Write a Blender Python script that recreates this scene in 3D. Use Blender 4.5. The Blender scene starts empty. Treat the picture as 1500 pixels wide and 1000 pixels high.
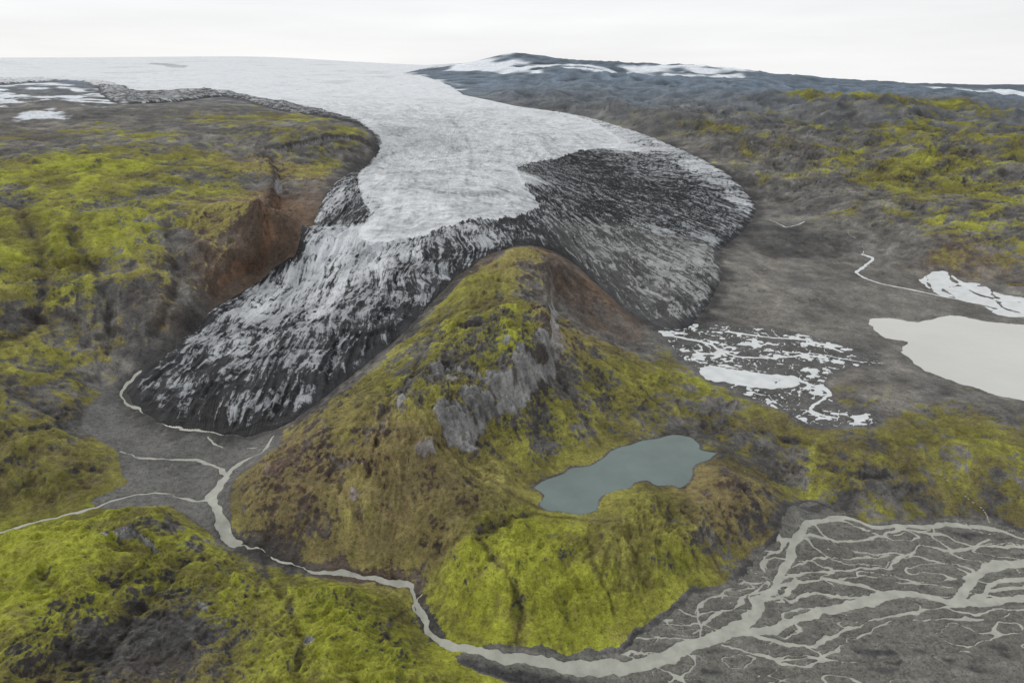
import bpy, math, time
import numpy as np
T0=time.time()
# ------------------------------------------------------------------ survey camera
CH=500.0; PITCH=math.radians(20.8); F=1000.0
cp,sp=math.cos(PITCH),math.sin(PITCH)
def ray(px,py):
    u=(px-750)/F; v=(500-py)/F
    return np.array([u, cp+v*sp, -sp+v*cp])
def at_h(px,py,h):
    d=ray(px,py); t=(h-CH)/d[2]
    return d[0]*t,d[1]*t,h
def at_d(px,py,dist):
    d=ray(px,py); t=dist/d[1]
    return d[0]*t,dist,CH+d[2]*t
def chart(x,y): return math.atan2(x,y), 0.5*math.log(x*x+y*y)
# ------------------------------------------------------------------ spot heights (m)
SH=[(1300,850,0),(1480,850,0),(1200,960,0),(1480,980,0),(1000,960,0),(800,972,1),(620,920,8),(600,848,18),(520,838,22),(400,808,30),(345,785,33),
(330,700,42),(300,735,40),(0,778,42),(100,750,42),(180,722,42),(250,650,44),(150,620,48),(200,590,50),(330,630,48),(400,650,48),
(0,950,80),(100,850,70),(60,810,62),(250,830,52),(190,785,66),(350,900,48),(500,900,42),(550,975,30),(250,960,66),(450,860,42),
(0,700,58),(100,700,50),(100,600,72),(0,600,85),(150,500,100),(0,500,125),(240,530,74),(250,450,130),(100,400,180),(0,400,190),(320,400,146),
(400,300,255),(200,300,250),(0,300,252),(300,200,328),(0,200,330),(350,180,345),(520,212,292),(300,330,215),(150,200,332),
(400,385,148),(450,340,176),(330,430,116),(280,480,92),(190,570,52),(250,622,46),
(270,600,56),(350,560,75),(450,500,110),(600,370,180),(560,440,140),(650,250,250),(540,300,215),(500,262,228),(540,235,242),(620,310,212),(720,310,208),(750,200,288),
(560,520,108),(500,570,84),(450,610,68),(640,440,148),(700,390,175),(760,345,190),
(770,372,190),(820,392,170),(730,400,178),(800,470,160),(700,520,148),(640,600,120),(480,612,104),(600,530,132),(740,550,128),(400,700,66),(450,690,78),(560,700,83),(640,660,95),
(690,680,74),(760,583,104),(850,560,84),(850,480,92),(830,430,132),(870,430,108),(900,440,82),(900,640,50),(800,680,52),(760,740,52),
(620,740,62),(500,770,48),(700,800,40),(750,870,26),(850,900,13),(980,850,18),(1110,800,10),(1130,740,34),(1060,680,46),(950,760,46),(850,790,42),(1000,600,48),(980,540,52),
(900,215,238),(900,270,172),(900,300,142),(850,345,140),(800,320,190),(1000,300,130),(1100,305,98),(1050,330,100),(950,360,110),(900,400,100),(1000,430,70),(1050,400,75),(950,470,60),
(1100,550,44),(1050,500,46),(1200,520,43),(1400,520,40),(1290,480,41),(1480,440,42),(1400,420,42),(1300,620,42),(1200,620,40),(1250,700,26),(1450,700,30),(1350,650,40),(1180,725,8),(1400,760,2),(1490,770,3),(1480,600,44),
(1300,420,50),(1260,390,54),(1180,365,70),(1150,430,55),(1400,350,105),(1300,280,150),(1450,290,160),(1450,240,205),(1200,250,178),(1120,260,170),(1200,320,105),(1480,370,90)]
SD=[(1200,220,3100),(1000,180,4200),(1100,200,3700),(900,160,4800),(800,142,5500),(690,138,6000),(1350,190,3900),(1480,180,4000),(1200,175,4200),(1100,150,5600),(1300,150,5800),(1480,148,6500),
(860,178,3900),(1000,230,2900),(60,150,3300),(160,165,3000),(60,128,4500),(300,138,4600),(600,150,4300),(450,150,4200),(500,112,8500),(300,102,10000),(100,104,9000),
(0,91,17000),(200,89,17000),(400,85,17000),(520,92,17000),(-200,92,17000),(600,98,12000),(660,101,9500),(760,87,10000),(850,95,10000),(1000,101,9500),(1110,111,9500),(1200,118,9500),(1350,128,10500),(1500,133,11000),(1700,133,11000),(620,112,8000),
(800,122,7200),(1000,128,7200),(1200,136,7200),(-150,150,3600),(1650,190,3800)]
pts=[]
for a in SH: pts.append(at_h(*a))
for a in SD: pts.append(at_d(*a))
for az in (-50,-25,0,25,50):
    for r,hh in ((230,[75,60,20,0,0]),(24000,[900,900,620,420,380]),(70000,[700,700,500,300,300])):
        k=[-50,-25,0,25,50].index(az); a=math.radians(az)
        pts.append((r*math.sin(a),r*math.cos(a),hh[k]))
for a in ((-1100,900,200),(-900,600,90),(-600,400,90),(1100,1000,45),(900,600,20),(700,400,0),(1500,1300,70),(-1900,1700,330),(2300,2000,150)):
    pts.append(a)
C=np.array([chart(p[0],p[1]) for p in pts]); Z=np.array([p[2] for p in pts])
def U(d2): return 0.5*d2*np.log(d2+1e-12)
n=len(C); D2=((C[:,None]-C[None])**2).sum(-1)
A=np.zeros((n+3,n+3)); A[:n,:n]=U(D2)+np.eye(n)*1.5e-4; A[:n,n]=1; A[:n,n+1:]=C; A[n,:n]=1; A[n+1:,:n]=C.T
W=np.linalg.solve(A,np.r_[Z,0,0,0])
TH0,TH1=math.radians(-54),math.radians(54); L0,L1=math.log(225),math.log(70000)
nt,nl=400,800
ct=np.linspace(TH0,TH1,nt); cl=np.linspace(L0,L1,nl)
TT,LL=np.meshgrid(ct,cl)
acc=W[n]+W[n+1]*TT+W[n+2]*LL
for i in range(n): acc+=W[i]*U((TT-C[i,0])**2+(LL-C[i,1])**2)
base=acc
def samp(grid,th,l):
    a=np.clip((th-TH0)/(TH1-TH0)*(nt-1),0,nt-1.001); b=np.clip((l-L0)/(L1-L0)*(nl-1),0,nl-1.001)
    i=a.astype(np.int32); j=b.astype(np.int32); fa=a-i; fb=b-j
    return (grid[j,i]*(1-fa)+grid[j,i+1]*fa)*(1-fb)+(grid[j+1,i]*(1-fa)+grid[j+1,i+1]*fa)*fb
ts=np.exp(np.linspace(math.log(250),math.log(60000),1500))
def locate(px,py):
    """map position (azimuth, ln r) of a surveyed point on the smooth ground surface"""
    d=ray(px,py); t=ts/math.hypot(d[0],d[1])
    z=CH+d[2]*t; th=math.atan2(d[0],d[1])
    g=z-samp(base,np.full(len(ts),th),np.log(ts))
    k=np.where(g<0)[0]
    if len(k)==0: return th,math.log(17000)
    k=max(k[0],1); f=g[k-1]/(g[k-1]-g[k])
    return th,math.log(ts[k-1]+f*(ts[k]-ts[k-1]))
def loc(lst): return np.array([locate(p[0],p[1]) for p in lst])
def flat(lst,h):
    return np.array([chart(*at_h(p[0],p[1],h)[:2]) for p in lst])
def smooth(P,k=5,closed=False):
    P=np.array(P,float); N=len(P); out=[]
    rng=N if closed else N-1
    for i in range(rng):
        p0=P[(i-1)%N] if (closed or i>0) else P[i]; p1=P[i]; p2=P[(i+1)%N]; p3=P[(i+2)%N] if (closed or i+2<N) else P[(i+1)]
        for s in range(k):
            t=s/k
            out.append(0.5*((2*p1)+(-p0+p2)*t+(2*p0-5*p1+4*p2-p3)*t*t+(-p0+3*p1-3*p2+p3)*t**3))
    if not closed: out.append(P[-1])
    return np.array(out)
# ------------------------------------------------------------------ terrain lattice
NC=1320
th=np.linspace(math.radians(-49),math.radians(49),NC)
phi=np.concatenate([np.linspace(55,16,740,endpoint=False),np.linspace(16,2.2,560,endpoint=False),np.linspace(2.2,0.42,90)])
rr=CH/np.tan(np.radians(phi)); NR=len(rr); l=np.log(rr)
TH,LG=np.meshgrid(th,l); TH=TH.astype(np.float32); LG=LG.astype(np.float32)
R=np.exp(LG); X=R*np.sin(TH); Y=R*np.cos(TH)
drow=np.gradient(rr); spc=np.maximum(drow,rr*(th[1]-th[0]))
B=samp(base,TH,LG).astype(np.float32)
GA=(np.arange(32)*2*np.pi/32); GX=np.cos(GA).astype(np.float32); GY=np.sin(GA).astype(np.float32)
def hsh(ix,iy,s):
    h=(ix.astype(np.uint32)*np.uint32(374761393)+iy.astype(np.uint32)*np.uint32(668265263)+np.uint32(s*974711%4294967291))
    h=(h^(h>>np.uint32(13)))*np.uint32(1274126177); h=h^(h>>np.uint32(16))
    return (h&np.uint32(31)).astype(np.int32)
def pn(x,y,s=1):
    xf=np.floor(x); yf=np.floor(y); ix=xf.astype(np.int32); iy=yf.astype(np.int32)
    fx=(x-xf).astype(np.float32); fy=(y-yf).astype(np.float32)
    u=fx*fx*fx*(fx*(fx*6-15)+10); v=fy*fy*fy*(fy*(fy*6-15)+10)
    def g(dx,dy):
        k=hsh(ix+dx,iy+dy,s); return GX[k]*(fx-dx)+GY[k]*(fy-dy)
    a=g(0,0);b=g(1,0);c=g(0,1);d=g(1,1)
    a=a+(b-a)*u; c=c+(d-c)*u
    return (a+(c-a)*v)*1.5
def rows_ok(lam):
    k=int(np.searchsorted(spc,lam/2.2)); return min(max(k,2),NR)
def octv(lam,s,xx=None,yy=None,ridge=False,sx=1,sy=1):
    """one octave on the lattice, faded where the lattice is too coarse"""
    k=rows_ok(lam); xx=X if xx is None else xx; yy=Y if yy is None else yy
    o=np.zeros_like(X); v=pn(xx[:k]/(lam*sx),yy[:k]/(lam*sy),s)
    if ridge: v=1-2.2*np.abs(v)
    w=np.clip((lam/2.2-spc[:k])/(lam/2.2*0.4),0,1)[:,None]
    o[:k]=v*w; return o
def ss(a,b,x):
    t=np.clip((x-a)/(b-a),0,1); return t*t*(3-2*t)
# warped chart for natural outlines
wx=octv(40,11)*5+octv(14,12)*2.6+octv(5,13)*1.1; wy=octv(40,14)*5+octv(14,15)*2.6+octv(5,16)*1.1
wx+=octv(300,17)*8*ss(1200,3000,R); wy+=octv(300,18)*25*ss(1200,3000,R)
THW=TH+(wx*np.cos(TH)-wy*np.sin(TH))/R; LGW=LG+(wx*np.sin(TH)+wy*np.cos(TH))/R
THS=TH+(THW-TH)*0.5; LGS=LG+(LGW-LG)*0.5
def polydist(P,w=None,marg=0.1,soft=False,out=None,closed=False):
    """distance (m) to polyline minus half width"""
    a_,b_=(THS,LGS) if soft else (THW,LGW)
    if out is None: out=(marg*R).astype(np.float32)
    N=len(P); w=np.zeros(N) if w is None else w
    for i in range(N if closed else N-1):
        p=P[i]; q=P[(i+1)%N]; w0=w[i]; w1=w[(i+1)%N]
        r0,r1=np.searchsorted(l,[min(p[1],q[1])-marg,max(p[1],q[1])+marg])
        c0,c1=np.searchsorted(th,[min(p[0],q[0])-marg,max(p[0],q[0])+marg])
        if r1<=r0 or c1<=c0: continue
        sl=(slice(r0,r1),slice(c0,c1)); dx=q[0]-p[0]; dy=q[1]-p[1]
        ax=a_[sl]-p[0]; ay=b_[sl]-p[1]
        t=np.clip((ax*dx+ay*dy)/(dx*dx+dy*dy+1e-15),0,1)
        d=np.hypot(ax-t*dx,ay-t*dy)*R[sl]-(w0+(w1-w0)*t)
        out[sl]=np.minimum(out[sl],d)
    return out
def inside(P,soft=False):
    a_,b_=(THS,LGS) if soft else (THW,LGW)
    m=np.zeros(X.shape,bool); N=len(P)
    for i in range(N):
        p=P[i]; q=P[(i+1)%N]
        if p[1]==q[1]: continue
        r0,r1=np.searchsorted(l,[min(p[1],q[1])-.06,max(p[1],q[1])+.06])
        a=a_[r0:r1]; b=b_[r0:r1]
        c=((b>=p[1])!=(b>=q[1]))&(a<p[0]+(b-p[1])*(q[0]-p[0])/(q[1]-p[1]))
        m[r0:r1]^=c
    return m
def sdf(P,marg=0.1,soft=False):
    d=polydist(P,None,marg,soft,closed=True); return np.where(inside(P,soft),d,-d)
print('grid',X.shape,time.time()-T0)
# ------------------------------------------------------------------ outlines
capedge=[(612,103),(640,98),(672,95)]
cap=[tuple(p) for p in loc(capedge)]+[(locate(690,100)[0],math.log(69000)),(-1.2,math.log(69000)),(-1.2,locate(0,125)[1])]
G=loc([(0,124),(60,120),(120,119),(160,148),(200,152),(260,150),(330,142),(400,160),(480,174),(530,185),(550,205),(548,228),(510,255),(475,285),(462,320),(440,352),(400,385),(345,425),(300,465),(250,515),(210,545),(188,570),(205,600),(250,622),(330,636),(400,630),(450,602),(500,562),(560,516),(610,468),(650,425),(700,384),(745,363),(790,361),(835,382),(862,405),(900,440),(940,468),(1000,482),(1035,450),(1058,405),(1052,370),(1090,335),(1108,305),(1080,265),(1030,235),(940,197),(860,174),(760,157),(690,142),(660,126),(590,108)])
G=np.vstack([smooth(G,3),np.array(cap)])
Wp=loc([(0,116),(120,114),(200,138),(300,132),(400,150),(480,166),(535,187),(560,212),(530,250),(528,295),(543,320),(524,352),(560,360),(620,350),(680,334),(740,328),(775,318),(792,306),(772,282),(758,250),(800,243),(870,226),(910,213),(880,190),(835,172),(760,157),(690,142),(660,126),(590,108)])
Wp=np.vstack([smooth(Wp,3),np.array(cap[:-1]+[(-1.2,locate(0,116)[1])])])
gs=sdf(G,0.12); ws=sdf(Wp,0.1)
PL=smooth(loc([(1135,770),(1145,742),(1180,732),(1220,742),(1260,765),(1330,762),(1420,757),(1500,772),(1650,800)]),3)
PL=np.vstack([PL,loc([(1900,900)]),[(0.9,5.45)],loc([(950,1090),(700,990)]),smooth(loc([(660,960),(690,948),(760,945),(850,958),(910,945),(940,915),(985,885),(1020,862),(1065,850),(1110,805)]),3)])
pls=sdf(PL,0.12)
MO=smooth(loc([(165,560),(130,595),(118,630),(165,652),(185,690),(178,712),(130,735),(180,745),(250,742),(290,770),(335,775),(335,730),(350,695),(400,660),(415,640),(400,622),(330,620),(250,600),(205,560)]),2,True)
mos=sdf(MO,0.12)
OW=smooth(loc([(960,478),(1010,470),(1080,478),(1150,482),(1240,505),(1300,525),(1250,540),(1210,560),(1240,600),(1280,600),(1290,620),(1200,628),(1140,600),(1040,560),(1000,530),(975,500)]),2,True)
ows=sdf(OW,0.12)
tarn=smooth(flat([(782,714),(800,702),(822,696),(838,686),(862,682),(885,670),(905,655),(920,652),(940,645),(962,643),(985,636),(1012,640),(1022,650),(1026,658),(1050,664),(1035,674),(1020,680),(1012,700),(998,714),(985,711),(965,712),(948,704),(930,706),(922,714),(905,718),(882,726),(876,738),(872,748),(845,753),(825,748),(805,747),(790,738),(796,726)],45),3,True)
ts_=sdf(tarn,0.12,True)
gl=smooth(flat([(1274,470),(1300,466),(1345,472),(1390,462),(1440,470),(1500,476),(1600,480),(1750,500),(1800,560),(1680,620),(1500,587),(1440,572),(1380,552),(1350,538),(1322,515),(1330,500),(1300,496),(1282,484)],40),3,True)
gls=sdf(gl,0.12)
pond=smooth(flat([(1348,410),(1380,405),(1410,415),(1440,420),(1470,432),(1520,440),(1560,452),(1500,462),(1460,458),(1440,445),(1400,436),(1365,426)],43),3,True)
pond2=smooth(flat([(1022,538),(1060,533),(1110,545),(1160,549),(1172,560),(1140,568),(1080,562),(1035,555)],45),3,True)
def line(pp,w,k=4):
    P=smooth(loc(pp),k); ww=np.linspace(w[0],w[1],len(P)) if isinstance(w,tuple) else np.full(len(P),w); return P,ww
rivers=[line([(205,545),(180,565),(180,585),(215,605),(260,625),(320,634),(375,632)],(3.2,1.5)),
 line([(0,778),(60,762),(130,747),(180,727),(230,722),(270,728),(305,732)],2.6),
 line([(175,660),(200,668),(250,673),(300,678),(325,685),(330,700)],(2,3.0)),
 line([(400,640),(385,660),(350,678),(328,698),(310,725),(312,745),(325,772),(345,785)],(1.8,6.5)),
 line([(375,655),(340,655),(310,650),(300,640)],1.4),
 line([(330,700),(312,730),(318,750),(345,786)],(4,5.5)),
 line([(345,785),(375,800),(410,815),(450,827)],(1.2,1.8)),line([(450,827),(520,836),(575,845),(603,850)],(2.5,4.5)),
 line([(603,848),(604,865),(612,885),(625,900),(626,920)],(2.6,2.8)),line([(626,920),(650,935),(700,950),(760,965),(850,976),(930,973),(990,955),(1030,940)],(4.5,8)),
 line([(620,860),(600,880),(625,905)],1.2),
 line([(1030,940),(1085,915),(1115,880),(1140,855),(1155,815),(1170,780),(1195,762),(1230,757),(1290,772),(1350,770),(1420,768),(1510,792)],(6.5,2.6)),
 line([(1030,938),(1120,922),(1190,897),(1260,882),(1330,868),(1400,882),(1450,880),(1510,872)],(5.5,5)),
 line([(1080,915),(1090,895),(1120,880),(1150,872),(1175,850)],3),
 line([(1130,860),(1210,848),(1260,858),(1300,874)],2.6),
 line([(1135,862),(1160,878),(1200,868),(1250,875),(1290,868)],2),
 line([(1175,785),(1250,793),(1320,778),(1380,782),(1440,800),(1510,798)],2),
 line([(1145,850),(1190,835),(1240,836),(1300,828),(1350,800),(1400,805),(1450,790)],2),
 line([(1400,882),(1425,850),(1455,828),(1510,822)],(5,7)),
 line([(1440,880),(1462,850),(1510,846)],3.4),line([(1420,885),(1445,865),(1480,862),(1510,858)],2.4),
 line([(1025,935),(1022,900),(1050,868),(1110,852),(1150,862)],1.3),
 line([(1100,930),(1180,942),(1250,915),(1310,900),(1370,892),(1430,885)],2.2),
 line([(1060,945),(1150,965),(1230,948),(1290,915),(1350,905),(1450,905),(1510,890)],1.4),
 line([(1100,900),(1105,870),(1120,850),(1118,825),(1140,800)],1.3),
 line([(1010,925),(1045,900),(1085,880),(1120,865)],1.1),
 line([(1155,830),(1200,815),(1250,818),(1300,812)],1.5),
 line([(1230,760),(1300,785),(1380,770)],1.2),
 line([(1190,765),(1215,790),(1260,808),(1330,812),(1400,830),(1430,845)],1.3),
 line([(1200,850),(1260,845),(1330,850),(1400,860)],1.4),
 line([(1045,662),(1075,672),(1090,690)],.8)]
pools=[line([(1262,372),(1278,380),(1262,392),(1258,402),(1290,415),(1340,425),(1400,437)],(4,5)),
 line([(1100,395),(1180,392),(1250,408),(1330,428)],1.0),
 line([(1180,325),(1150,332),(1130,322)],2.5),
 line([(1240,340),(1262,360),(1262,372)],1.5),
 line([(975,490),(1030,500),(1080,522),(1140,522),(1200,518),(1250,527),(1320,532)],(5,1.5)),
 line([(1065,484),(1110,492),(1180,497),(1235,515)],4),
 line([(1160,550),(1190,563),(1216,577),(1195,590),(1188,600),(1222,612)],(5,2.5)),
 line([(1150,600),(1180,600),(1200,608)],1.4)]
rs=(0.12*R).astype(np.float32)
for P,w in rivers: polydist(P,w,0.12,False,rs)
rs+=(pn(X/26,Y/22,30)*1.6+pn(X/9,Y/8,29)*.5)*ss(480,600,R)*ss(6,2,rs)
mrs=line([(1365,680),(1372,690),(1385,700),(1410,712),(1425,735),(1440,745),(1450,768)],(.9,1.2),6); polydist(mrs[0],mrs[1],0.12,False,rs)
bp=pn(X/110,Y/60,34)
bn=np.abs(pn(X/56+wx*.02,Y/22+wy*.05,31)); bn2=np.abs(pn(X/34+wy*.03,Y/13+5,33)); bn3=np.abs(pn(X/20+wx*.05,Y/8,35))
onpl=(pls>6)&(X>95)&(Y<900)
dl=ss(60,0,rs)*.6+.4
rs=np.where(onpl,np.minimum(rs,(bn-(0.05+0.05*bp)*dl)*22),rs)
rs=np.where(onpl&(bp>-.2),np.minimum(rs,(bn2-0.045*dl)*13),rs); rs=np.where(onpl&(pn(X/80,Y/40,37)>.0),np.minimum(rs,(bn3-.045)*8),rs)
momask=(mos>4); mn=np.abs(pn(X/30,Y/14,36)); rs=np.where(momask,np.minimum(rs,(mn-.025)*12),rs)
ps=(0.12*R).astype(np.float32)
for P,w in pools: polydist(P,w,0.12,False,ps)
pf=pn(X/60+wx*.03,Y/48,42)*.7+pn(X/24+wx*.04,Y/20,43)*.5+pn(X/10,Y/9,44)*.35
for P in (pond,pond2): ps=np.minimum(ps,np.maximum(-sdf(P,0.12)+pf*5,(np.abs(pn(X/60,Y/90,45))*-1+.05+.16*pf)*60))
onf=(np.abs(pn(X/30,Y/36,41)+.2*pn(X/9,Y/10,46))-.07)*26; onf2=(np.abs(pn(X/17,Y/22,47)+.15*pn(X/6,Y/6,48))-.07)*16
pd=np.minimum((.26-pf)*18,np.where(pf>-.3,np.minimum(onf,onf2),9.))
ps=np.where(ows>5,np.minimum(ps,pd),ps)
gully=(0.1*R).astype(np.float32)
for pp in ([(905,765),(840,760),(780,752),(720,775),(680,800),(630,815)],[(650,650),(700,700),(750,725),(790,740)],[(160,960),(190,900),(260,860),(300,810)],[(430,1000),(440,930),(400,860),(380,815)],
           [(0,560),(60,600),(120,640)],[(20,720),(80,690),(150,690)],[(100,330),(150,420),(160,500),(140,560)],[(1060,700),(1110,745),(1135,765)],[(1180,680),(1260,700),(1330,690),(1370,700)],[(1120,630),(1180,650),(1250,680)],
           [(20,300),(60,370),(60,450),(20,500)],[(240,330),(260,390),(250,440),(230,490)],[(560,960),(580,900),(610,880)],[(480,700),(520,760),(540,815)],[(700,800),(740,850),(760,900),(760,940)],[(860,790),(880,850),(900,900)],
           [(820,560),(850,610),(880,650)],[(640,480),(600,560),(560,620),(540,700)],[(930,560),(980,600),(1010,640)],[(60,860),(100,900),(110,990)],[(1000,760),(1040,800),(1060,845)]):
    polydist(smooth(loc(pp),4),None,.1,False,gully)
print('outlines',time.time()-T0)
# ------------------------------------------------------------------ cover table: moss, brown, vivid
CV=[(0,950,.8,.3,.85),(100,850,.78,.3,.9),(60,805,.9,.3,1),(250,830,.62,.3,.7),(190,780,.45,.3,.5),(350,900,.66,.3,.65),(500,900,.76,.3,.85),(550,980,.7,.3,.7),(250,960,.52,.7,.5),(420,860,.7,.3,.6),
(30,700,.62,.4,.5),(100,650,.56,.5,.4),(80,550,.56,.5,.5),(150,500,.46,.6,.4),(30,480,.58,.6,.55),(250,450,.3,.7,.4),(250,400,.5,.6,.55),(100,420,.64,.5,.7),(60,350,.68,.4,.75),(200,350,.66,.4,.8),(350,350,.7,.8,.95),(300,270,.44,.3,.6),(150,260,.52,.3,.7),(100,200,.24,.2,.35),(300,195,.3,.2,.4),(450,200,.32,.2,.45),(400,250,.4,.8,.6),(425,310,.02,1.1,.5),(400,340,.05,1.1,.6),(360,370,.15,1,.6),(30,270,.56,.3,.6),(180,560,.26,.3,.3),(220,510,.26,.5,.3),(320,410,.33,1,.5),
(100,590,.48,.5,.35),(770,400,.56,.8,.5),(700,430,.6,.5,.5),(740,490,.66,.3,.75),(600,560,.6,.5,.6),(500,620,.56,.7,.45),(440,690,.5,.9,.1),(560,700,.6,.9,.15),(650,740,.62,.8,.25),(500,780,.6,.8,.3),(850,560,.68,.5,.5),(760,620,.6,.5,.55),(860,430,.05,1,.4),(900,470,.12,.9,.3),(870,500,.44,.7,.35),(820,500,.54,.8,.35),(930,560,.54,.4,.4),(1000,570,.44,.3,.35),(720,700,.62,.6,.4),(750,800,.84,.3,.85),(850,820,.78,.3,.7),(700,880,.86,.3,1),(850,880,.86,.3,.95),(980,840,.8,.4,.6),(900,780,.72,.5,.4),(1060,740,.68,.9,.15),(1100,790,.66,.7,.35),(960,760,.74,.5,.4),(1050,620,.5,.4,.35),(900,610,.62,.5,.4),
(1000,500,.1,.2,.3),(1100,450,.0,.2,.3),(1150,640,.42,.3,.3),(1200,690,.5,.3,.4),(1300,660,.37,.3,.3),(1400,640,.28,.3,.3),(1470,650,.28,.3,.3),(1250,640,.28,.3,.3),(1350,720,.43,.3,.25),(1300,570,.16,.4,.3),(1400,600,.18,.4,.3),(1450,740,.34,.4,.3),(1200,430,.0,.2,.3),(1350,450,0,.2,.3),(1300,360,.05,.3,.3),(1400,380,.22,.7,.3),(1150,370,0,0,.3),(1450,330,.55,.4,.6),(1350,300,.4,.3,.45),(1250,250,.47,.2,.45),(1400,260,.56,.3,.6),(1150,240,.2,.1,.4),(1200,310,.1,.1,.4),
(1270,165,1.0,.2,.7),(1100,180,.42,.1,.4),(1350,200,.56,.2,.5),(1480,200,.56,.2,.5),(1000,170,.16,.0,.3),(900,150,.08,0,.3),(1000,130,.05,0,.3),(1200,140,.3,0,.4),(1450,155,.42,0,.4),(700,115,0,0,.3),(800,130,.03,0,.3),(60,160,0,0,.3),(1080,840,.5,.4,.5)]
cc=loc(CV); cv=np.array([c[2:] for c in CV])
DT=[(300,120,0),(100,105,0),(500,130,0),(600,180,0),(650,250,.04),(620,310,.1),(700,300,.05),(740,260,.05),(560,340,.1),(800,200,0),(900,215,.1),(870,180,.35),(950,215,.42),(1030,250,.4),(1090,300,.5),(555,205,.6),(545,235,.95),(500,270,.62),(480,300,.5),(490,350,.42),(520,260,.8),(524,320,.85),(800,262,.8),(850,240,.9),(900,270,.95),(830,300,.92),(950,300,.95),(1000,270,.88),(1050,300,.8),(960,245,.7),(780,312,.7),(850,340,.78),(950,360,.72),(1000,390,.6),(1040,400,.64),(900,370,.7),(950,430,.78),(880,410,1),(850,390,1),(800,350,1),(400,158,.7),(480,176,.9),(330,145,.7),(250,147,.7),(170,142,.7),(60,121,.4),
(600,370,.4),(500,420,.42),(560,440,.6),(400,470,.5),(450,520,.7),(330,500,.56),(300,560,.82),(400,580,.93),(270,600,.97),(330,620,1.05),(650,360,.55),(640,400,.78),(700,350,.62),(750,345,.9),(220,560,.88),(500,540,.84),(420,400,.56),(380,430,.54),(580,480,.82),(330,520,.55)]
dc=loc(DT); dv=np.array([c[2:] for c in DT])
def idw(cs,vs,cap_=1e-4):
    num=np.zeros((vs.shape[1],nl,nt)); den=np.zeros((nl,nt))
    for i in range(len(cs)):
        w=1/((TT-cs[i,0])**2+(LL-cs[i,1])**2*.6+cap_)**2; den+=w
        for k in range(vs.shape[1]): num[k]+=w*vs[i,k]
    return num/den
gm,gb,gv=[samp(a,THW,LGW).astype(np.float32) for a in idw(cc,cv,6e-4)]
DD=samp(idw(dc,dv,2e-4)[0],THW,LGW).astype(np.float32)
crag=np.zeros_like(X)
for px,py,rad,k in ((770,555,22,1.1),(735,582,22,1.1),(700,602,22,1.1),(668,622,26,1.1),(800,520,18,1),(805,460,12,.7),(640,545,18,.7),(665,560,12,.6),(560,690,14,.5),(620,670,16,.7),(400,700,12,.5),(415,660,10,.5),(520,735,10,.45),(185,795,14,.8),(165,800,10,.6),(215,860,12,.5),(775,400,14,.5),(760,430,12,.4),(870,770,10,.45),(60,880,9,.4),(740,520,12,.5),(470,650,10,.4),(1210,600,12,.3),(590,600,9,.5),(690,470,9,.5),(300,900,9,.5),(450,950,9,.45)):
    p=locate(px,py); d2=((THW-p[0])**2+(LGW-p[1])**2)*R*R; crag=np.maximum(crag,k*np.exp(-d2/(2*(rad*.7)**2)))
print('cover',time.time()-T0)
# ------------------------------------------------------------------ relief
sm=B.copy()
def bump(px,d,s,h,asp=1):
    x=(px-750)/F*d/ (cp+.3*sp); return h*np.exp(-(((X-x)/s)**2+((Y-d)/(s*asp))**2))
sm+=bump(1270,4100,330,95)+bump(1130,4800,400,35)+bump(760,10300,500,70)+bump(850,9900,500,40)+bump(1010,9800,600,35)+bump(680,9500,400,40)
q=ss(1900,3600,R)*(gs<0)*(.12+.88*ss(-.1,.1,TH))
far=(octv(2600,51,ridge=True)*34+octv(1300,52)*50+octv(600,53,ridge=True)*34+octv(280,54,ridge=True)*22+octv(140,55,ridge=True)*12+octv(70,56,ridge=True)*6+octv(35,57,ridge=True)*3)
sm+=far*q*ss(0,300,-gs)*(1-0.35*ss(7000,10000,R))
def cliff(pp,Aa,wd):
    P=smooth(loc(pp),3)
    best=np.full(X.shape,1e9,np.float32); sg=np.zeros_like(X); tp=np.zeros_like(X); N=len(P)
    for i in range(N-1):
        p=P[i];q_=P[i+1]
        r0,r1=np.searchsorted(l,[min(p[1],q_[1])-.1,max(p[1],q_[1])+.1]); c0,c1=np.searchsorted(th,[min(p[0],q_[0])-.1,max(p[0],q_[0])+.1])
        sl=(slice(r0,r1),slice(c0,c1)); dx=q_[0]-p[0];dy=q_[1]-p[1]; ax=THW[sl]-p[0]; ay=LGW[sl]-p[1]
        t=np.clip((ax*dx+ay*dy)/(dx*dx+dy*dy),0,1); dd=np.hypot(ax-t*dx,ay-t*dy)*R[sl]; m=dd<best[sl]
        best[sl]=np.where(m,dd,best[sl]); sg[sl]=np.where(m,np.sign(dx*ay-dy*ax),sg[sl]); tp[sl]=np.where(m,(i+t)/(N-1),tp[sl])
    e=np.sqrt(np.clip(np.sin(np.clip(tp,0,1)*np.pi),0,1))*ss(0,1,(0.1*R-best)/(0.03*R))
    return Aa*e*sg*np.tanh(best/(abs(Aa)*.4+.5))*np.exp(-best/wd), e*np.exp(-best/(abs(Aa)*1.1))*(sg*Aa<0)
rockm=np.zeros_like(X)
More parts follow.
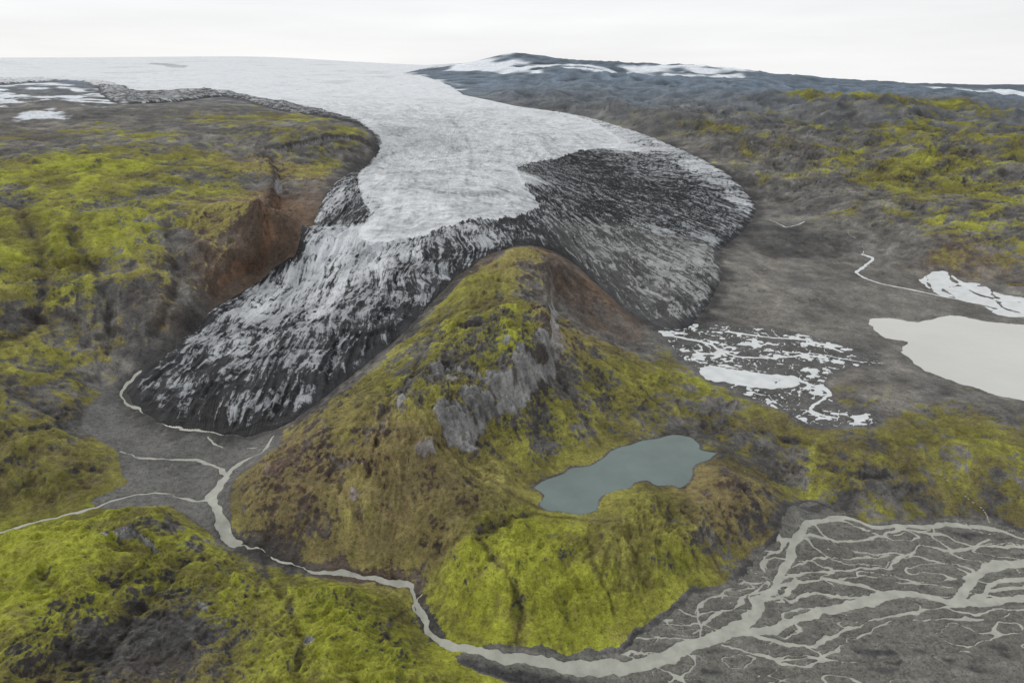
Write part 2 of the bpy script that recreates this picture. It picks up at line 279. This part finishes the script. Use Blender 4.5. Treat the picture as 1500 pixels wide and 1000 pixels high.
# left side of travel direction is the high side
for pp,Aa,wd in (([(640,655),(690,632),(740,590),(800,540),(806,490),(808,430),(800,385)],17,45),
                 ([(610,560),(650,540),(700,560),(720,590)],5,25),
                 ([(640,500),(690,480),(760,500)],3,20),
                 ([(470,660),(520,690),(600,680)],5,25),
                 ([(300,430),(345,385),(385,330),(405,265),(385,225)],20,55),([(380,222),(440,215),(535,205)],14,60),
                 ([(760,250),(800,243),(870,226),(940,232),(1010,258),(1060,290)],-16,50),
                 ([(1080,345),(1180,352),(1260,352)],-10,40),([(1060,215),(1150,240),(1220,245)],-12,60),([(1360,215),(1440,225),(1500,240)],-16,80),
                 ([(1280,320),(1360,330),(1440,360)],-8,50),([(1090,420),(1180,440),(1260,440)],-4,30),
                 ([(40,440),(80,430),(120,440)],-6,25),([(20,400),(60,385),(110,400)],-5,25),([(160,800),(200,790),(250,840)],5,20)):
    a,b=cliff(pp,Aa,wd); sm+=a; rockm=np.maximum(rockm,b*min(1,abs(Aa)/6))
sm+=np.where(gs>0,10*(1-np.exp(-np.maximum(gs,0)/30)),0)*ss(600,900,R)
print('cliffs',time.time()-T0)
# down-slope rills: noise averaged along the fall line
gx=np.gradient(sm,axis=1)/(R*(th[1]-th[0])); gy=np.gradient(sm,axis=0)/drow[:,None]
ct_,st_=np.cos(TH),np.sin(TH); ux=gx*ct_+gy*st_; uy=-gx*st_+gy*ct_; um=np.hypot(ux,uy)+1e-4; sl0=np.clip(um/.25,0,1); ux/=um; uy/=um
def rill(lam,s,nk=9,st=.75):
    k=rows_ok(lam*1.3); o=np.zeros_like(X); a=0
    xx=X[:k]+wx[:k]*.6; yy=Y[:k]+wy[:k]*.6
    for i in range(nk):
        t=(i-(nk-1)/2)*lam*st; a=a+pn((xx+ux[:k]*t)/lam,(yy+uy[:k]*t)/lam,s)
    w=np.clip((lam*1.3/2.2-spc[:k])/(lam*1.3/2.2*.4),0,1)[:,None]
    o[:k]=a/math.sqrt(nk)*w; return o
ri1=rill(9,201); ri2=rill(24,202); ri3=rill(70,203,7)
def vcut(v): return np.abs(v)*2-.6
rl=(vcut(ri1)*.9+vcut(ri2)*2.4+vcut(ri3)*4.5*ss(1100,1800,R)+vcut(ri3)*1.8)*sl0
rlc=np.clip(vcut(ri1)*.45+vcut(ri2)*.5+vcut(ri3)*.35,-1,1)*sl0     # <0 in the cuts
print('rills',time.time()-T0)
wat=np.minimum(np.minimum(rs,ps),np.minimum(-ts_,-gls))
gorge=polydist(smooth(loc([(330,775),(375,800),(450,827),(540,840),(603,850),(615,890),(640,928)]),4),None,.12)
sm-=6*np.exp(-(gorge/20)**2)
rx=X+octv(120,61)*34+octv(45,59)*9; ry=Y+octv(120,62)*34+octv(45,60)*9
gul=(octv(190,63,rx,ry,True)*1.0+octv(90,64,rx,ry,True)*.66+octv(42,65,rx,ry,True)*.46+octv(20,66,rx,ry,True)*.3+octv(10,67,rx,ry,True)*.17+octv(5,58,rx,ry,True)*.09)
soft=(octv(260,68)*9+octv(130,69)*5+octv(60,70)*3+octv(28,71)*1.8+octv(12,72)*.9+octv(6,73)*.5+octv(3,74)*.3)
rough=np.clip(.35+.9*np.abs(gm-.1),.4,1)
flatm=np.minimum(np.minimum(ss(0,45,-pls),ss(0,30,-mos)),ss(0,40,-ows))
gsc=np.clip(R/900,.7,3)
gk=np.exp(-(gully/(7*gsc))**2); gk2=np.exp(-(gully/(3.2*gsc))**2)
rel=(gul*8.8+soft*1.3)*rough+rl-gk*4.5*gsc
knob=octv(17,75,ridge=True)*octv(40,76)*5+octv(7,77,ridge=True)*1.0
cragk=(octv(24,91,ridge=True)*4.5+octv(12,92,ridge=True)*3.2+octv(6,93,ridge=True)*2+octv(3,94)*.9)
rel+=knob*(0.6+rockm*2)
rel*=flatm*ss(0,60,wat)*.95+.02
rel+=cragk*np.maximum(crag,rockm*.8)*ss(5,20,wat)
rel+=ss(0,6,wat)*(octv(9,78)*.3+octv(4,79)*.2)
outw=samp(idw(loc([(1150,430),(1200,500),(1330,430),(1250,560),(1400,520),(1400,350),(1050,600),(1300,250),(900,600),(1350,660),(1480,400)]),np.array([[.6],[1],[1],[.7],[1],[0],[0],[0],[0],[.2],[.6]],float))[0],TH,LG)
rel*=1-.62*outw*(X>200)
# glacier relief, in flow coordinates (fan from the ice fall)
c0_=locate(660,215); cx,cy=np.exp(c0_[1])*np.sin(c0_[0]),np.exp(c0_[1])*np.cos(c0_[0])
fa=np.arctan2(X-cx,-(Y-cy)).astype(np.float32); fr=np.hypot(X-cx,Y-cy)
sw=octv(90,80)*12+octv(30,80)*2
fax=fa*1100+sw; frs=fr+sw*1.5
def stre(lam,s,k=6):
    kk=rows_ok(lam*2); o=np.zeros_like(X); o[:kk]=pn(fax[:kk]/lam,frs[:kk]/(lam*k),s); return o
st1=stre(34,81,7); st2=stre(15,82,8); st3=stre(8,83,8); st4=stre(60,84,6)
tr=pn(frs/13,fax/60,85); tr2=pn((fr+sw*2.5)/16,fax/120,86); tr3=pn((fr+sw*2)/8,fax/50,88)
dirty=ss(.12,.45,np.where(ws>0,DD*.25,DD))
crev=(1-2.4*np.abs(st2))*1.6+(1-2.4*np.abs(st3))*1.0+(1-2.4*np.abs(tr))*1.2*(.5+st4)+st1*1.5
wcl=ss(0,30,ws)*ss(5000,3000,R)
grel=crev*dirty*2.3*ss(0,25,gs)+(octv(300,87)*9+octv(120,88)*6)*ss(0,200,gs)+(octv(18,89,ridge=True)*1.0+octv(40,90,ridge=True)*2.2+(1-2.4*np.abs(tr2))*2.2*(.6+octv(90,95))+(1-2.4*np.abs(tr3))*.9)*wcl
S=np.where(gs>0,sm+grel,sm+rel*ss(0,50,-gs))
def basin(S,sd,lv,slope=.12,w=70):
    d=-sd; w=np.minimum(w,.1*R); t=ss(0,1,d/w); out=np.where(d>0,(lv+.4+slope*d)*(1-t)+S*t,lv-3*ss(0,4,-d)); return np.where(d<w,out,S)
S=basin(S,ts_,45,w=40); S=basin(S,gls,40,.05)
chan=1.8*ss(.6,-1.2,np.minimum(rs,ps)/np.clip(spc[:,None]/1.0,1,3))
ter=S-np.where((rs<.6*3)|(ps<.6*3),chan,0)
ter=ter-np.where(gs>0,np.minimum(gs*.8,40),0)
WL=sm-.75
print('relief',time.time()-T0)
# ------------------------------------------------------------------ colours (linear albedo)
def lin(r,g,b): 
    c=np.array([r,g,b])/255.; return np.where(c<.04045,c/12.92,((c+.055)/1.055)**2.4).astype(np.float32)
def mix(a,b,t): return a+(b-a)*t[...,None]
gx=np.gradient(S,axis=1)/(R*(th[1]-th[0])); gy=np.gradient(S,axis=0)/drow[:,None]
slope=np.hypot(gx,gy)
n1=octv(400,101)*.5+octv(180,102)*.5+octv(80,103)*.4+octv(36,104)*.33+octv(16,105)*.3+octv(7,106)*.26+octv(3.2,107)*.24
n2=octv(220,111)*.5+octv(70,112)*.5+octv(25,113)*.4+octv(9,114)*.35+octv(4,115)*.3
n3=octv(50,121)*.5+octv(18,122)*.45+octv(6,123)*.4+octv(2.6,124)*.4
cragm=ss(.38,.52,np.maximum(crag,rockm*.9)+n3*.3)
mm=gm+n1*.56+gul*.11+rlc*.24-np.clip(slope-.5,0,1)*.4-cragm*.8-gk*.12
viv=np.clip(gv-.06+n2*.7+gul*.1+rlc*.15-gk*.3,0,1)
ones=np.ones(X.shape+(3,),np.float32)
mc=mix(mix(lin(96,89,62)*ones,lin(108,105,58),ss(0,.5,viv)),lin(137,141,53),ss(.45,1.1,viv))
mc=mc*(1+.32*n3)[...,None]
mc=mix(mc,lin(128,114,82),ss(.4,.9,gb+n2*.35)*.6)
brn=ss(.45,1.1,gb+n1*.35)
rk=mix(mix(lin(84,83,82)*ones,lin(122,119,113),ss(-.4,.7,n2)),lin(106,86,70),brn*.85)
rk=rk*(1+.42*n3)[...,None]
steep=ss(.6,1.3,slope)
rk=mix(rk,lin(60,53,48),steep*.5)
rk=mix(rk,mix(lin(124,123,122)*ones,lin(96,76,62),ss(.7,.95,gb))*(1+.8*n3+.3*octv(11,92,ridge=True))[...,None],cragm*.9)
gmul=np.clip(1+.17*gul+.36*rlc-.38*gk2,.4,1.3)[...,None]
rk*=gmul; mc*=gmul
def over(c,k):
    global rk,mm
    rk=mix(rk,c,k); mm=mm*(1-k)-.6*k
over(lin(112,109,103)*(1+.4*n3+.25*n1+.12*gul)[...,None],np.clip(outw*(X>200)*.55*ss(0,60,-gs),0,1)*ss(.3,.05,gm))
plc=mix(lin(76,75,75)*ones,lin(112,111,106),ss(-.1,.9,pn(X/40,Y/9,131)+n3*.5))
plc=mix(plc,lin(60,60,61),ss(.1,.7,n2)*.6)
over(plc*(1+.15*n3)[...,None],ss(-3,4,pls))
over(lin(108,107,104)*(1+.26*n3)[...,None],ss(-3,4,mos))
over(lin(90,90,89)*(1+.35*n3)[...,None],ss(-8,8,ows)*.8)
frg=ss(40,0,-gs+n2*25)*(gs<0)
over(lin(56,55,55)*(1+.4*n3)[...,None],np.clip(frg,0,1)*.7*(1-.6*ss(.7,.95,gb)))
east=ss(0,40,sdf(smooth(loc([(1060,330),(1130,325),(1200,338),(1260,345),(1255,370),(1200,385),(1120,375),(1070,350)]),3,True),.1)+n2*60)
over(lin(50,50,52)*(1+.7*n3+.3*gul)[...,None],east*.6)
wetd=np.minimum(rs,ps)
over(lin(138,136,127)*ones,ss(10,1,wetd+n3*4)*.5*ss(-3,3,pls))
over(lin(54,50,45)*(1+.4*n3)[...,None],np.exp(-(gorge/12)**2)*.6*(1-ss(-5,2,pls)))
over(lin(80,78,64)*ones,ss(6,0,-ts_+n3*2)*.5)
fb=ss(3000,7500,R)  # aerial haze painted into the ground albedo, bluish tint growing with distance
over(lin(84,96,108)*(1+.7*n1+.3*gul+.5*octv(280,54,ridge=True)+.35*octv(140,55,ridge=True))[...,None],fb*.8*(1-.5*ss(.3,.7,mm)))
snp=np.zeros_like(X)
for pp in ([(640,97),(700,91),(760,91),(860,98),(910,108),(890,113),(800,106),(790,116),(720,106),(660,105)],[(900,98),(1000,101),(1110,110),(1090,120),(1030,116),(940,108)],[(1330,128),(1420,132),(1510,142),(1510,148),(1420,140)],[(0,125),(60,124),(140,132),(165,150),(150,160),(90,150),(0,160)],[(40,165),(90,160),(80,175),(30,180)],[(640,130),(590,112),(600,107),(640,118),(680,133)]):
    sd_=sdf(loc(pp),.1)/R; snp=np.maximum(snp,ss(-.004,.012,sd_+n1*.03+.004))
snp*=ss(.3,.55,.5+n1*.7+octv(130,141)*.5+octv(600,142)*.4)
over(lin(210,215,220)*ones,snp)
# ---- glacier
lobe=ss(-10,25,sdf(smooth(loc([(800,325),(900,335),(1050,365),(1058,410),(1000,485),(930,465),(880,425),(840,380)]),3,True),.1)+n2*15)
Dm=np.where(ws>0,DD*.3*ss(60,0,ws)+DD*.12,np.maximum(DD,.25))
edge=ss(22,0,gs+n2*10)*.5
Dval=Dm*.95+edge+(.12*st1+.14*st4+.16*tr*(.6+st4)+.12*n3+.12*n2)*ss(.1,.3,Dm)
amp=ss(.1,.3,Dm)*1.1
ice=mix(lin(222,225,228)*ones,lin(164,167,170),ss(.25,.75,Dm+.3*st1)*.9)
dk=mix(lin(50,51,54)*(1+.5*n3+.5*st3+.3*st2)[...,None],lin(54,53,53),ss(.85,1.05,Dm+n2*.12)*.6)
dk=mix(dk,lin(96,96,96)*(1+.35*st2+.3*st3)[...,None],lobe*.7)
ice=mix(ice,lin(168,168,166),lobe*.8)
og=pn((fr+octv(250,151)*70)/45,fax/900,152)+.5*pn((fr+octv(250,151)*70)/19,fax/500,153)
fs=octv(60,154)*.5+octv(25,155)*.5+octv(11,156)*.4+stre(6,157,5)*.5
cr2=(1-3*np.abs(tr2))*ss(-.1,.5,octv(90,95)+.3)+(1-3*np.abs(tr3))*.6
ice*=(1-.2*ss(-.1,.8,og)*ss(0,40,ws)*ss(3800,2500,R)-.3*ss(0,.8,fs+.4*st2)*ss(0,40,ws)*ss(5500,2800,R)-.28*np.clip(cr2,0,1)*wcl)[...,None]
ice*=(1-.16*ss(.1,.7,octv(700,158)*.7+octv(300,159)*.5)*ss(0,60,ws)-.13*ss(.05,.5,st4+.5*st1)*ss(0,60,ws)*ss(6000,3500,R))[...,None]
for pp,a_ in (([(660,180),(678,200),(692,232),(684,270),(700,300)],.36),([(735,215),(732,260),(745,300)],.28),([(555,240),(545,290),(575,330),(640,335)],.26),([(590,200),(580,240),(590,280)],.2)):
    dd=polydist(smooth(loc(pp),5),None,.1); ice*=(1-a_*np.exp(-(dd/9)**2)*np.clip(.5+2*n3,0,1.3))[...,None]
pt=locate(622,270); pd2=((THW-pt[0])**2+((LGW-pt[1])*.5)**2)/.035**2; ice*=(1-.45*np.exp(-pd2)*ss(-.2,.6,n2+og*.5))[...,None]
nun=ss(0,25,sdf(loc([(215,93),(240,94),(275,97),(270,101),(235,98)]),.1)+n1*200)
ice=mix(ice,lin(120,128,136),nun*.5)
rk=np.clip(rk,.006,.85); mc=np.clip(mc,.004,.5); ice=np.clip(ice,.01,.85); dk=np.clip(dk,.008,.5)
print('colour',time.time()-T0)
# ------------------------------------------------------------------ meshes
def sheet(name,z,mask,attrs,mat):
    if mask is None: mask=np.ones(X.shape,bool)
    q=mask[:-1,:-1]|mask[1:,:-1]|mask[:-1,1:]|mask[1:,1:]
    jj,ii=np.nonzero(q); idx=jj*NC+ii
    quads=np.stack([idx,idx+1,idx+NC+1,idx+NC],1).ravel()
    used=np.zeros(NR*NC,bool); used[quads]=True
    remap=np.cumsum(used)-1; quads=remap[quads].astype(np.int32)
    co=np.stack([X.ravel()[used],Y.ravel()[used],z.ravel()[used]],1).astype(np.float32)
    me=bpy.data.meshes.new(name); nv=len(co); nf=len(jj)
    me.vertices.add(nv); me.vertices.foreach_set('co',co.ravel())
    me.loops.add(nf*4); me.loops.foreach_set('vertex_index',quads)
    me.polygons.add(nf); me.polygons.foreach_set('loop_start',np.arange(0,nf*4,4,dtype=np.int32)); 
    try: me.polygons.foreach_set('loop_total',np.full(nf,4,np.int32))
    except Exception: pass
    me.polygons.foreach_set('use_smooth',np.ones(nf,bool))
    for k,v in attrs.items():
        if v.ndim==3:
            at=me.attributes.new(k,'FLOAT_VECTOR','POINT'); at.data.foreach_set('vector',np.ascontiguousarray(v.reshape(-1,3)[used],dtype=np.float32).ravel())
        else:
            at=me.attributes.new(k,'FLOAT','POINT'); at.data.foreach_set('value',v.ravel()[used].astype(np.float32))
    me.update(); me.validate()
    ob=bpy.data.objects.new(name,me); bpy.context.collection.objects.link(ob); me.materials.append(mat); return ob
def newmat(name):
    m=bpy.data.materials.new(name); m.use_nodes=True; nt_=m.node_tree; b=nt_.nodes['Principled BSDF']; return m,nt_,b
class NB:
    def __init__(s,t): s.t=t; s.N=t.nodes; s.L=t.links
    def attr(s,n,o): a=s.N.new('ShaderNodeAttribute'); a.attribute_name=n; return a.outputs[o]
    def noise(s,vec,sc,det=5,ro=.6):
        z=s.N.new('ShaderNodeTexNoise'); z.inputs['Scale'].default_value=sc; z.inputs['Detail'].default_value=det; z.inputs['Roughness'].default_value=ro; s.L.new(vec,z.inputs['Vector']); return z.outputs['Fac']
    def put(s,i,v):
        if hasattr(v,'links'): s.L.new(v,i)
        else: i.default_value=v
    def math(s,op,a,b=0.,c=0.):
        m=s.N.new('ShaderNodeMath'); m.operation=op; s.put(m.inputs[0],a); s.put(m.inputs[1],b); s.put(m.inputs[2],c); return m.outputs[0]
    def rng(s,v,a,b,c,d,st=False):
        m=s.N.new('ShaderNodeMapRange'); 
        if st: m.interpolation_type='SMOOTHSTEP'
        for i,x in enumerate((v,a,b,c,d)): s.put(m.inputs[i],x)
        return m.outputs[0]
    def scale(s,v,f): m=s.N.new('ShaderNodeVectorMath'); m.operation='SCALE'; s.put(m.inputs[0],v); s.put(m.inputs['Scale'],f); return m.outputs[0]
    def vmul(s,v,c): m=s.N.new('ShaderNodeVectorMath'); m.operation='MULTIPLY'; s.put(m.inputs[0],v); m.inputs[1].default_value=c; return m.outputs[0]
    def mix(s,f,a,b): m=s.N.new('ShaderNodeMixRGB'); s.put(m.inputs[0],f); s.put(m.inputs[1],a); s.put(m.inputs[2],b); return m.outputs[0]
    def bump(s,h,st,di): b=s.N.new('ShaderNodeBump'); b.inputs['Strength'].default_value=st; b.inputs['Distance'].default_value=di; s.L.new(h,b.inputs['Height']); return b.outputs[0]
def ground_mat():
    m,t,b=newmat('moss_and_gravel'); n=NB(t); pos=n.N.new('ShaderNodeNewGeometry').outputs['Position']
    a=n.noise(pos,.035,8,.7); c=n.noise(pos,.16,6,.75); d=n.noise(pos,.6,4,.75); e=n.noise(pos,.009,8,.72)
    v=n.math('ADD',n.attr('Mossy','Fac'),n.math('ADD',n.math('MULTIPLY',n.math('SUBTRACT',a,.5),1.4),n.math('MULTIPLY',n.math('SUBTRACT',c,.5),1.2)))
    v=n.math('ADD',v,n.math('MULTIPLY',n.math('SUBTRACT',e,.5),.7))
    f=n.rng(v,.36,.56,0,1,True)
    col=n.mix(f,n.attr('Rock','Vector'),n.attr('Moss','Vector'))
    k=n.math('MULTIPLY',n.rng(c,.3,.7,.68,1.34),n.rng(d,.3,.7,.68,1.34))
    k=n.math('MULTIPLY',k,n.rng(a,.3,.7,.82,1.2)); k=n.math('MULTIPLY',k,n.rng(e,.3,.7,.82,1.18))
    k=n.math('MULTIPLY',k,n.rng(n.noise(pos,.33,3,.6),.57,.66,1.04,.62))
    k=n.math('MULTIPLY',k,n.rng(n.noise(pos,.075,4,.7),.59,.68,1.03,.7))
    n.L.new(n.scale(col,k),b.inputs['Base Color']); b.inputs['Roughness'].default_value=.95; b.inputs['Specular IOR Level'].default_value=.15
    h=n.math('ADD',n.math('MULTIPLY',c,2.6),n.math('MULTIPLY',d,.8)); n.L.new(n.bump(h,.85,2.0),b.inputs['Normal']); return m
def ice_mat():
    m,t,b=newmat('glacier_ice'); n=NB(t); pos=n.N.new('ShaderNodeNewGeometry').outputs['Position']; fl=n.attr('Flow','Vector')
    s1=n.noise(n.vmul(fl,(1/16,1/110,1)),1,4,.6); s2=n.noise(n.vmul(fl,(1/6,1/42,1)),1,4,.7); s3=n.noise(n.vmul(fl,(1/40,1/11,1)),1,4,.6); s4=n.noise(pos,.3,5,.7)
    ssum=n.math('ADD',n.math('ADD',n.math('MULTIPLY',n.math('SUBTRACT',s1,.5),1.3),n.math('MULTIPLY',n.math('SUBTRACT',s2,.5),2.6)),n.math('ADD',n.math('MULTIPLY',n.math('SUBTRACT',s3,.5),.9),n.math('MULTIPLY',n.math('SUBTRACT',s4,.5),.9)))
    v=n.math('MULTIPLY_ADD',ssum,n.attr('Amp','Fac'),n.attr('Dirt','Fac'))
    f=n.rng(v,.42,.82,0,1,True)
    col=n.mix(f,n.attr('Ice','Vector'),n.attr('Debris','Vector'))
    g=n.noise(pos,.05,8,.7); g2=n.noise(pos,.018,8,.75)
    k=n.math('MULTIPLY',n.rng(s4,.3,.7,.8,1.12),n.rng(g,.3,.7,.82,1.08)); k=n.math('MULTIPLY',k,n.rng(g2,.35,.65,.88,1.05)); k=n.math('MULTIPLY',k,n.rng(s3,.55,.7,1.0,.7)); k=n.math('MULTIPLY',k,n.rng(s1,.55,.7,1.0,.78))
    n.L.new(n.scale(col,k),b.inputs['Base Color']); b.inputs['Roughness'].default_value=.75; b.inputs['Specular IOR Level'].default_value=.25
    h=n.math('ADD',n.math('MULTIPLY',n.math('MULTIPLY',ssum,-1.5),n.attr('Amp','Fac')),n.math('ADD',n.math('MULTIPLY',s4,.6),n.math('ADD',n.math('MULTIPLY',g,1.5),n.math('MULTIPLY',s3,-2.)))); n.L.new(n.bump(h,.85,2.5),b.inputs['Normal']); return m
def water(name,c,rough,spec,var=.08,sc=.03):
    m,t,b=newmat(name); n=NB(t); pos=n.N.new('ShaderNodeNewGeometry').outputs['Position']
    z=n.noise(pos,sc,6); c=np.array(c)
    n.L.new(n.mix(n.rng(z,.3,.7,0,1),(*(c*(1-var)),1),(*(c*(1+var)),1)),b.inputs['Base Color'])
    b.inputs['Roughness'].default_value=rough; b.inputs['IOR'].default_value=1.33; b.inputs['Specular IOR Level'].default_value=spec
    n.L.new(n.bump(n.noise(pos,.6,4),.15,.3),b.inputs['Normal']); return m
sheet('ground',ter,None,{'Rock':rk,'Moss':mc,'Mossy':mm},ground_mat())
gz=np.where(gs>0,S,sm-1-(-gs)*.6)
sheet('glacier',gz,gs>-np.minimum(3+.002*R,30),{'Ice':ice,'Debris':dk,'Dirt':Dval,'Amp':amp,'Flow':np.stack([fax,frs,0*fax],-1)},ice_mat())
msp=1.5+spc[:,None]
sheet('braided_river',WL,(rs<msp)&(gs<0)&(-ts_>0),{},water('silty_water',lin(156,156,146),.3,.4,.18,.08))
sheet('meltwater_pools',WL,(ps<msp)&(gs<0)&(-gls>0),{},water('milky_water',lin(196,199,199),.3,.5,.12,.05))
sheet('mountain_lake',np.full_like(X,45.),-ts_<msp,{},water('lake_water',lin(100,113,109),.1,.5,.18,.012))
sheet('glacial_lake',np.full_like(X,40.),-gls<msp,{},water('silt_lake_water',lin(184,184,177),.15,.5,.06,.006))
print('mesh',time.time()-T0)
# ------------------------------------------------------------------ light
w=bpy.data.worlds.new('World'); bpy.context.scene.world=w; w.use_nodes=True; N=w.node_tree.nodes; L=w.node_tree.links
bg=N['Background']; bg.inputs['Strength'].default_value=.1
SE,SA=math.radians(42),math.radians(-60)
sky=N.new('ShaderNodeTexSky'); sky.sky_type='NISHITA'; sky.sun_disc=False; sky.sun_elevation=SE; sky.sun_rotation=SA
tc=N.new('ShaderNodeTexCoord'); mp=N.new('ShaderNodeMapping'); mp.inputs['Scale'].default_value=(1.5,1.5,14); L.new(tc.outputs['Generated'],mp.inputs[0])
cn=N.new('ShaderNodeTexNoise'); cn.inputs['Scale'].default_value=1.6; cn.inputs['Detail'].default_value=5; L.new(mp.outputs[0],cn.inputs['Vector'])
sx=N.new('ShaderNodeSeparateXYZ'); L.new(tc.outputs['Generated'],sx.inputs[0])
gr=N.new('ShaderNodeValToRGB'); e=gr.color_ramp.elements; e[0].position=0; e[0].color=(.97,.97,.975,1); e[1].position=1; e[1].color=(.76,.78,.80,1)
x_=e.new(.2); x_.color=(.95,.955,.965,1); L.new(sx.outputs[2],gr.inputs[0])
cr=N.new('ShaderNodeMapRange'); cr.inputs[1].default_value=.3; cr.inputs[2].default_value=.7; cr.inputs[3].default_value=9.2; cr.inputs[4].default_value=10.6; L.new(cn.outputs['Fac'],cr.inputs[0])
sc=N.new('ShaderNodeVectorMath'); sc.operation='SCALE'; L.new(gr.outputs[0],sc.inputs[0]); L.new(cr.outputs[0],sc.inputs['Scale'])
mx=N.new('ShaderNodeMixRGB'); mx.inputs[0].default_value=.93; L.new(sky.outputs[0],mx.inputs[1]); L.new(sc.outputs[0],mx.inputs[2]); L.new(mx.outputs[0],bg.inputs[0])
sd=bpy.data.lights.new('sun','SUN'); sd.energy=1.5; sd.angle=math.radians(10); sd.color=(1,.97,.93)
so=bpy.data.objects.new('sun',sd); bpy.context.collection.objects.link(so)
from mathutils import Vector
dirv=Vector((math.sin(SA)*math.cos(SE),math.cos(SA)*math.cos(SE),math.sin(SE))); so.rotation_euler=dirv.to_track_quat('Z','Y').to_euler()
cd=bpy.data.cameras.new('camera'); cd.lens=24; cd.sensor_width=36; cd.clip_start=1; cd.clip_end=200000
co_=bpy.data.objects.new('camera',cd); bpy.context.collection.objects.link(co_); co_.location=(0,0,CH); co_.rotation_euler=(math.pi/2-PITCH,0,0)
sc_=bpy.context.scene; sc_.camera=co_; sc_.view_settings.view_transform='Standard'; sc_.view_settings.look='None'; sc_.view_settings.exposure=0
print('done',time.time()-T0)
